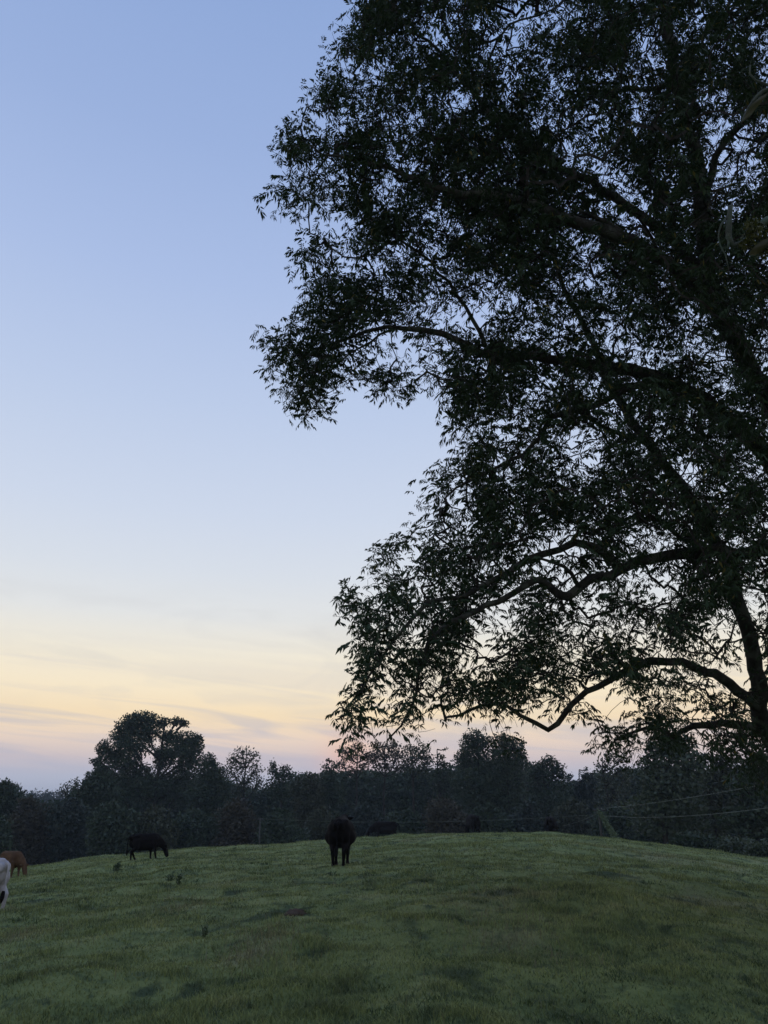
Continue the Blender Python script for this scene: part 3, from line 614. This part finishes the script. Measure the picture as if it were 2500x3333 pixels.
# ------------------------------------------------------------------ cattle
def fur(name, a, b_, patch=None, scale=7):
    m, t, b = bsdf(name, .9, .06); f = noisetex(t, scale, 4, .6); c = ramp(t, f, [(.3, a), (.7, b_)])
    if patch: c = mixc(t, mth(t, 'MULTIPLY', mth(t, 'SUBTRACT', noisetex(t, 1.3, 2), .6), 20, clamp=True), c, patch)
    t.links.new(c, b.inputs['Base Color']); b.inputs['Sheen Weight'].default_value = .0; b.inputs['Sheen Roughness'].default_value = .5
    bp = N(t, 'ShaderNodeBump'); bp.inputs['Strength'].default_value = .4; bp.inputs['Distance'].default_value = .01
    t.links.new(noisetex(t, 40, 3), bp.inputs['Height']); t.links.new(bp.outputs[0], b.inputs['Normal']); return m
M['black'] = fur('black_hide', (.004, .004, .0045), (.010, .008, .008)); M['brown'] = fur('brown_hide', (.045, .026, .016), (.11, .065, .038), scale=3)
M['white'] = fur('white_hide', (.30, .29, .31), (.44, .42, .44)); M['eye'] = bsdf('eye', .2, .5)[0]; M['eye'].node_tree.nodes['Principled BSDF'].inputs['Base Color'].default_value = (.01, .01, .01, 1)
M['hoof'] = bsdf('hoof', .5, .4)[0]; M['hoof'].node_tree.nodes['Principled BSDF'].inputs['Base Color'].default_value = (.03, .026, .024, 1)
def cow(label, px, feet, hpx, rot, mat, graze=True, steps=(0, 0, 0, 0), fat=1.0, Y=None, headturn=0., tailmat=None, sink=0.):
    """px, feet, hpx on the 1659 px view: middle of the body, foot level, back height."""
    if Y is None:
        X_, Y_, z_ = ground_hit(px*S, feet*S)
    else:
        d = raydir(px*S, 1800*S); X_, Y_ = d[0]*Y, d[1]*Y; z_ = float(terr(X_, Y_))
    zax = (np.array([X_, Y_, z_])-EYEV)@FW; sc_ = hpx*S/F*zax/1.36/math.cos(PITCH)
    root = empty('cow', (X_, Y_, z_-sink), label, 'cow', 'cattle grazing on the pasture')
    sph = MB()
    def cap_(p, q, r, s_, n=None):
        p = np.array(p, float); q = np.array(q, float); n = n or max(3, int(np.linalg.norm(q-p)/(min(np.min(r), np.min(s_))*.3))+1)
        for k in range(n):
            t_ = k/(n-1); sph.ball(p+(q-p)*t_, np.array(r)*(1-t_)+np.array(s_)*t_, 14, 9)
    A = lambda *v: np.array(v, float)
    w = fat
    cap_((-.52, 0, .98), (.0, 0, .97), A(.30, .27*w**.7, .34), A(.4, .31*w, .36), 6); cap_((0, 0, .97), (.5, 0, .98), A(.4, .31*w, .36), A(.32, .27*w**.5, .37), 6); cap_((-.22, 0, .80), (.25, 0, .80), A(.36, .34*w, .31), A(.34, .34*w, .31), 5)
    cap_((-.66, 0, 1.23), (.45, 0, 1.24), A(.16, .10, .10), A(.18, .10, .12), 8); [cap_((-.50, .19*q_, 1.20), (-.80, .10*q_, 1.10), A(.10, .08, .10), A(.09, .07, .12), 4) for q_ in (-1, 1)]; sph.ball((-.80, 0, 1.14), (.10, .07, .10))
    sph.ball((.72, 0, .86), (.17, .17, .26))
    if graze:
        poll = A(1.20, headturn*.5, .66); nose = A(1.42, headturn*.9, .20); cap_((.6, 0, 1.04), (.98, headturn*.2, .84), A(.24, .18, .30), A(.2, .15, .24)); cap_((.98, headturn*.2, .84), poll, A(.2, .15, .24), A(.15, .13, .17))
    else:
        poll = A(1.22, headturn*.5, 1.27); nose = A(1.62, headturn*.9, 1.02); cap_((.6, 0, 1.1), (.95, 0, 1.18), A(.22, .17, .27), A(.17, .13, .19)); cap_((.95, 0, 1.18), poll, A(.17, .13, .19), A(.13, .12, .14))
    cap_(poll, poll*.5+nose*.5, A(.15, .14, .15), A(.13, .12, .13)); cap_(poll*.5+nose*.5, nose, A(.13, .12, .13), A(.10, .105, .10))
    feet_ = []
    for sgy, st, k in ((1, steps[0], 'f'), (-1, steps[1], 'f'), (1, steps[2], 'h'), (-1, steps[3], 'h')):
        if k == 'f':
            a, b_, c_, d_ = (.5, .17*sgy*w**.5, .8), (.5+st*.35, .17*sgy, .43), (.5+st*.85, .16*sgy, .13), (.52+st*.9, .16*sgy, .07)
            cap_(a, b_, .135, .07); cap_(b_, c_, .068, .045); cap_(c_, d_, .048, .058)
        else:
            a, b_, c_, e_, d_ = (-.6, .18*sgy, .85), (-.50+st*.3, .19*sgy, .66), (-.76+st*.55, .17*sgy, .46), (-.70+st*.9, .16*sgy, .13), (-.68+st*.95, .16*sgy, .07)
            cap_(a, b_, A(.2, .14, .22), .13); cap_(b_, c_, .125, .07); cap_(c_, e_, .068, .046); cap_(e_, d_, .048, .058)
        feet_.append(d_)
    V = np.concatenate(sph.V); tmp = mesh_obj('tmp', V, [i for f in sph.F for i in f], np.array([len(f) for f in sph.F], np.int32), mat)
    md = tmp.modifiers.new('r', 'REMESH'); md.mode = 'VOXEL'; md.voxel_size = .022; sm = tmp.modifiers.new('s', 'SMOOTH'); sm.factor = .6; sm.iterations = 4
    dg = bpy.context.evaluated_depsgraph_get(); me = bpy.data.meshes.new_from_object(tmp.evaluated_get(dg)); bpy.data.objects.remove(tmp)
    me.polygons.foreach_set('use_smooth', np.full(len(me.polygons), True)); me.materials.clear(); me.materials.append(mat); me.name = 'body'
    bo = bpy.data.objects.new('body', me); C.objects.link(bo); bo.parent = root
    def part(nm, mb, mt):
        V = np.concatenate(mb.V); o = mesh_obj(nm, V, [i for f in mb.F for i in f], np.array([len(f) for f in mb.F], np.int32), mt, smooth=True); o.parent = root; return o
    hd = nose-poll; hd /= np.linalg.norm(hd); sdv = np.cross(hd, A(0, 0, 1)); sdv = A(0, 1, 0) if np.linalg.norm(sdv) < .1 else sdv/np.linalg.norm(sdv)
    for s_ in (-1, 1):
        e = MB(); p = poll+sdv*s_*.1-hd*.02; q = p+sdv*s_*.19+A(0, 0, .03); pp = np.linspace(p, q, 6); e.tube(pp, [.025, .055, .06, .05, .03, .008], 8); o = part('ear', e, mat)
        e = MB(); e.ball(poll+hd*.13+sdv*s_*.125, .02, 8, 6); part('eye', e, M['eye'])
    e = MB(); tl = [(-.84, 0, 1.22), (-.95, .0, 1.15), (-.98, .02, .95), (-.97, .03, .7), (-.96, .04, .55), (-.95, .05, .42), (-.94, .05, .30)]; e.tube(spline(tl, .06), np.interp(np.linspace(0, 1, len(spline(tl, .06))), [0, .15, .6, .72, 1], [.05, .03, .02, .018, .01]), 8); part('tail', e, mat); e = MB(); e.tube(spline([(-.963, .045, .56), (-.955, .05, .42), (-.945, .05, .26)], .04), .05*np.sin(np.linspace(.5, 3.1, len(spline([(-.963, .045, .56), (-.955, .05, .42), (-.945, .05, .26)], .04))))+.008, 8); part('tail_switch', e, tailmat or mat)
    for f_ in feet_:
        e = MB(); e.tube([A(*f_)+A(.01, 0, .02), A(*f_)+A(.03, 0, -.075)], [.05, .068], 9); part('hoof', e, M['hoof'])
    root.scale = (sc_,)*3; root.rotation_euler = (0, 0, R(rot)); print('cow', label[:30], round(Y_, 1), 'scale', round(sc_, 2))
    return root
cow('black cow with a wide round belly walking away, seen from behind', 735, 1870, 92, 88, M['black'], graze=False, steps=(-.2, .15, .12, -.1), fat=1.38, headturn=0.0)
cow('black cow grazing side-on with its head down to the right, on the left slope', 308, 1864, 51, 46, M['black'], steps=(.02, .18, .30, -.12), fat=1.0)
cow('reddish-brown cow grazing with its head low at the left edge of the photo', 19, 1893, 51, -32, M['brown'], steps=(.1, -.05, 0, .1), fat=1.05)
cow('white cow with only its rump in view at the left edge of the photo', -55, 1980, 104, 155, M['white'], steps=(0, .1, .05, -.1), fat=1.05, tailmat=M['black'])
cow('distant black cow grazing side-on facing left, behind the hill crest', 833, 1810, 38, 180, M['black'], steps=(0, .1, .1, -.1), Y=64.5, sink=0)
cow('distant black cow seen end-on behind the crest, left of the two end-on ones', 1022, 1806, 45, 100, M['black'], Y=64.5, sink=0)
cow('distant black cow seen end-on behind the crest, right of the two end-on ones', 1191, 1808, 45, 75, M['black'], Y=64.5, fat=1.25, sink=0, headturn=-.4)
# ------------------------------------------------------------------ poles and wires
M['pole'] = bark_mat('pole_wood', (.035, .035, .033), (.07, .068, .06), 3); m, t, b = bsdf('wire', .5, .5); b.inputs['Base Color'].default_value = (.13, .15, .13, 1); M['wire'] = m
M['vine'] = leaf_mat('vine_leaf', (.09, .12, .065), (.16, .20, .11), trans=.15)
tp_ = dpt(1293, 1744, 76); bs = dpt(1302, 1835, 76); gz = float(terr(bs[0], bs[1], False)); bs[2] = gz-.3
root = empty('utility_pole', (bs[0], bs[1], gz), 'grey utility pole with a vine climbing its slanting stay, right of centre', 'pole')
mb = MB(); mb.tube([bs, tp_*.5+bs*.5, tp_], [.12, .11, .09], 8); mb.build('post', M['pole'], root)
mb = MB(); q = dpt(1348, 1830, 72); q[2] = float(terr(q[0], q[1], False)); mb.tube([tp_-[0, 0, .3], q], [.03, .03], 5); mb.build('stay_wire', M['wire'], root)
n = 1500; t_ = rng.random(n); P = (tp_-[0, 0, .3])[None]*(1-t_)[:, None]+q[None]*t_[:, None]; LBv = [(tuple(p_), (.16+.2*tt__, .18, .2), 1) for p_, tt__ in zip(P, t_)]
V, fi = leafcloud(LBv, .14, 1.0); mesh_obj('vine', V, fi, 4, M['vine'], root)
mb = MB(); mb.tube([tp_+[-.6, 0, -.25], tp_+[.6, 0, -.25]], .06, 6); mb.build('crossarm', M['pole'], root)
def wire(a, b_, sag, label):
    a = np.array(a); b_ = np.array(b_); t_ = np.linspace(0, 1, 24)[:, None]; P = a*(1-t_)+b_*t_; P[:, 2] -= (4*sag*t_*(1-t_))[:, 0]
    mb = MB(); mb.tube(P, .010, 5); o = mb.build('power_line', M['wire']); tag(o, label, 'power line', 'power lines by the wood')
e1 = dpt(1760, 1672, 46); e2 = dpt(1760, 1730, 46); e3 = dpt(562, 1768, 88); e4 = dpt(1215, 1784, 90)
wire(tp_+[.1, 0, -.1], e1, .22, 'upper power line rising from the utility pole to the right edge')
wire(tp_+[.3, 0, -.7], e2, .4, 'lower power line running from the utility pole to the right edge')
wire(tp_+[-.3, 0, -.6], e3, .5, 'faint power line running left from the utility pole across the wood')
wire(tp_+[-.3, 0, -.6], e4, .1, 'short power line slanting down to the left of the utility pole')
b5 = dpt(562, 1830, 88); g5 = float(terr(b5[0], b5[1], False)); root = empty('utility_pole', (b5[0], b5[1], g5), 'thin weathered utility pole in front of the wood, left of centre', 'pole')
top5 = dpt(562, 1766, 88); mb = MB(); mb.tube([[b5[0], b5[1], g5-.3], top5], [.085, .07], 8); mb.build('post', M['pole'], root)
mb = MB(); mb.tube([top5+[-.35, 0, -.2], top5+[.35, 0, -.2]], .04, 6); mb.build('crossarm', M['pole'], root)
# ------------------------------------------------------------------ weeds, mounds
M['weed'] = leaf_mat('weed_leaf', (.05, .075, .04), (.08, .115, .055), trans=.2)
def weed(px, py, hpx, wpx, n, label, mat='weed', lean=.25):
    X_, Y_, z_ = ground_hit(px*S, py*S); root = empty('weed_plant', (X_, Y_, z_), label, 'weed', 'weeds standing in the grass')
    mpx = Y_/1597; h = hpx*mpx; w = wpx*mpx; mb = MB()
    for k in range(5):
        a = random.uniform(0, 6.28); mb.tube([(X_+.01*math.cos(a), Y_+.01*math.sin(a), z_-.03), (X_+w*.25*math.cos(a), Y_+w*.25*math.sin(a), z_+h*.55), (X_+w*.45*math.cos(a), Y_+w*.45*math.sin(a), z_+h*random.uniform(.8, 1))], [.008, .006, .003], 5)
    mb.build('stem', M['weed'], root)
    V, fi = leafcloud([((X_, Y_, z_+h*.4), (w*.5, w*.5, h*.5), n), ((X_+w*.1, Y_, z_+h*.7), (w*.3, w*.3, h*.3), n*.6)], max(h*.16, .03), 1.0); mesh_obj('leaves', V, fi, 4, M[mat], root)
weed(252, 1886, 17, 16, 160, 'dark leafy weed standing up from the slope below the side-on grazing cow')
weed(386, 1912, 22, 6, 60, 'slim upright weed right of the dark leafy weed')
weed(366, 1908, 12, 20, 80, 'low weed tuft beside the slim upright weed')
weed(505, 1840, 8, 12, 60, 'small tuft on the skyline between the side-on cow and the rear-view cow')
weed(1075, 1810, 7, 20, 90, 'low dark tuft on the crest between the two end-on cows')
weed(715, 1895+0, 8, 26, 60, 'low tuft in the grass just below the rear-view cow')
weed(440, 2032, 24, 14, 70, 'yellowish weed with thin stems in the middle of the grass', 'vine')
weed(1405, 1833, 7, 16, 60, 'small dark tuft near the crest on the right slope')
m, t, b = bsdf('soil', .95, .1); t.links.new(ramp(t, noisetex(t, 9, 4), [(.3, (.035, .026, .019)), (.7, (.075, .052, .038))]), b.inputs['Base Color']); M['soil'] = m
def mound(px, py, w, h, label, name='ant_mound', cat='ant mound', mat='soil'):
    X_, Y_, z_ = ground_hit(px*S, py*S); mpx = Y_/1597; rx = w*mpx/2; rz = h*mpx; mb = MB(); mb.ball((X_, Y_, z_-.02), (rx, rx*1.3, rz), 36, 22)
    V = np.concatenate(mb.V); d_ = 1+.5*vnoise(V[:, 0]/rx*2.2, V[:, 1]/rx*2.2+V[:, 2]*5, 6)+.35*vnoise(V[:, 0]/rx*7, V[:, 1]/rx*7, 7); cc = np.array([X_, Y_, z_-.02]); mb.V = [cc+(V-cc)*d_[:, None]]
    o = mb.build(name, M[mat]); tag(o, label, cat)
mound(636, 1975, 44, 8, 'low reddish-brown ant mound in the grass below the rear-view cow')
mound(1438, 2030, 44, 5, 'dark brown lump of bare earth in the grass at the lower right', 'earth_clod', 'earth clod')
# ------------------------------------------------------------------ near lichened bough with withered leaves, upper right
M['lichen'] = bark_mat('lichen_bark', (.05, .055, .05), (.11, .125, .105), 14, (.08, .11, .09)); M['withered'] = leaf_mat('withered_leaf', (.05, .045, .022), (.08, .07, .03), trans=.25, rough=.6, nscale=8)
M['moss'] = leaf_mat('moss', (.055, .060, .015), (.11, .105, .022), trans=.1, nscale=6)
rb_ = pt(2900, 900, 5.2); root = empty('old_bough', rb_, 'pale lichened bough with curled withered leaves and yellow moss at the upper right edge', 'branch')
mb = MB()
for L, r0, r1 in ([[(2900, 900, 5.2), (2700, 760, 5.1), (2560, 720, 5.0), (2500, 715, 5.0), (2460, 750, 5.0), (2420, 790, 5.0), (2385, 800, 5.0), (2372, 770, 5.0), (2373, 720, 5.0), (2378, 670, 5.0)], .05, .016],
                  [[(2385, 800, 5.0), (2373, 785, 5.0), (2370, 808, 5.0)], .02, .008], [[(2368, 702, 5.0), (2348, 730, 5.0), (2338, 770, 5.0), (2345, 800, 5.0), (2362, 830, 5.0), (2372, 880, 5.0)], .007, .003],
                  [[(2700, 760, 5.1), (2640, 560, 5.0), (2560, 330, 4.9), (2500, 290, 4.9), (2450, 330, 4.9), (2415, 395, 4.9)], .028, .008], [[(2560, 330, 4.9), (2500, 278, 4.9), (2460, 262, 4.9), (2440, 240, 4.9), (2442, 212, 4.9)], .013, .005]):
    P = spline([pt(*q_) for q_ in L], .04); mb.tube(P, np.linspace(r0, r1, len(P)), 9, rough=.06)
mb.build('wood', M['lichen'], root)
def curled(pts_, w):
    P = spline([pt(*q_) for q_ in pts_], .03); n = len(P); t_ = np.linspace(0, 1, n); ww = w*np.sin(np.pi*np.clip(t_*.95+.03, 0, 1))**.7
    tg_ = np.gradient(P, axis=0); s_ = np.cross(tg_, FW); s_ /= np.linalg.norm(s_, axis=1)[:, None]; V = []; Fc = []
    for i in range(n):
        for j in range(5):
            a = (j-2)/2; V.append(P[i]+s_[i]*ww[i]*a+FW*(.4*ww[i]*(a*a))+FW*.01*math.sin(i*1.3+j))
    for i in range(n-1):
        for j in range(4): Fc.append((i*5+j, i*5+j+1, (i+1)*5+j+1, (i+1)*5+j))
    mb = MB(); mb.add(V, Fc); mb.build('withered_leaf', M['withered'], root)
curled([(2500, 300, 4.85), (2460, 340, 4.85), (2430, 380, 4.85), (2412, 400, 4.85)], .02)
curled([(2510, 770, 4.9), (2480, 800, 4.9), (2440, 830, 4.9)], .03)
LBm = [(pt(2455, 745, 4.95), (.065, .05, .09), 260), (pt(2490, 810, 4.95), (.06, .05, .06), 220), (pt(2430, 790, 4.95), (.05, .04, .05), 120)]
for lb_ in LBm:
    V, fi = leafcloud([lb_], .022, 1.0); mesh_obj('moss', V, fi, 4, M['moss'], root)

# ------------------------------------------------------------------ evening air
HZ = 0.00030
if HZ > 0:
    bpy.ops.mesh.primitive_cube_add(size=1, location=(0, 0, 5.5)); hz = bpy.context.object; hz.name = 'haze'; hz.data.name = 'haze'
    hz.scale = (3100, 3100, 41); tag(hz, 'thin bluish evening haze over the far trees', 'haze', kind='stuff')
    m = bpy.data.materials.new('haze'); m.use_nodes = True; t = m.node_tree; t.nodes.clear()
    v = N(t, 'ShaderNodeVolumePrincipled'); v.inputs['Color'].default_value = (.7, .84, 1, 1); v.inputs['Density'].default_value = HZ; v.inputs['Anisotropy'].default_value = .2
    t.links.new(v.outputs[0], N(t, 'ShaderNodeOutputMaterial').inputs['Volume']); hz.data.materials.append(m)
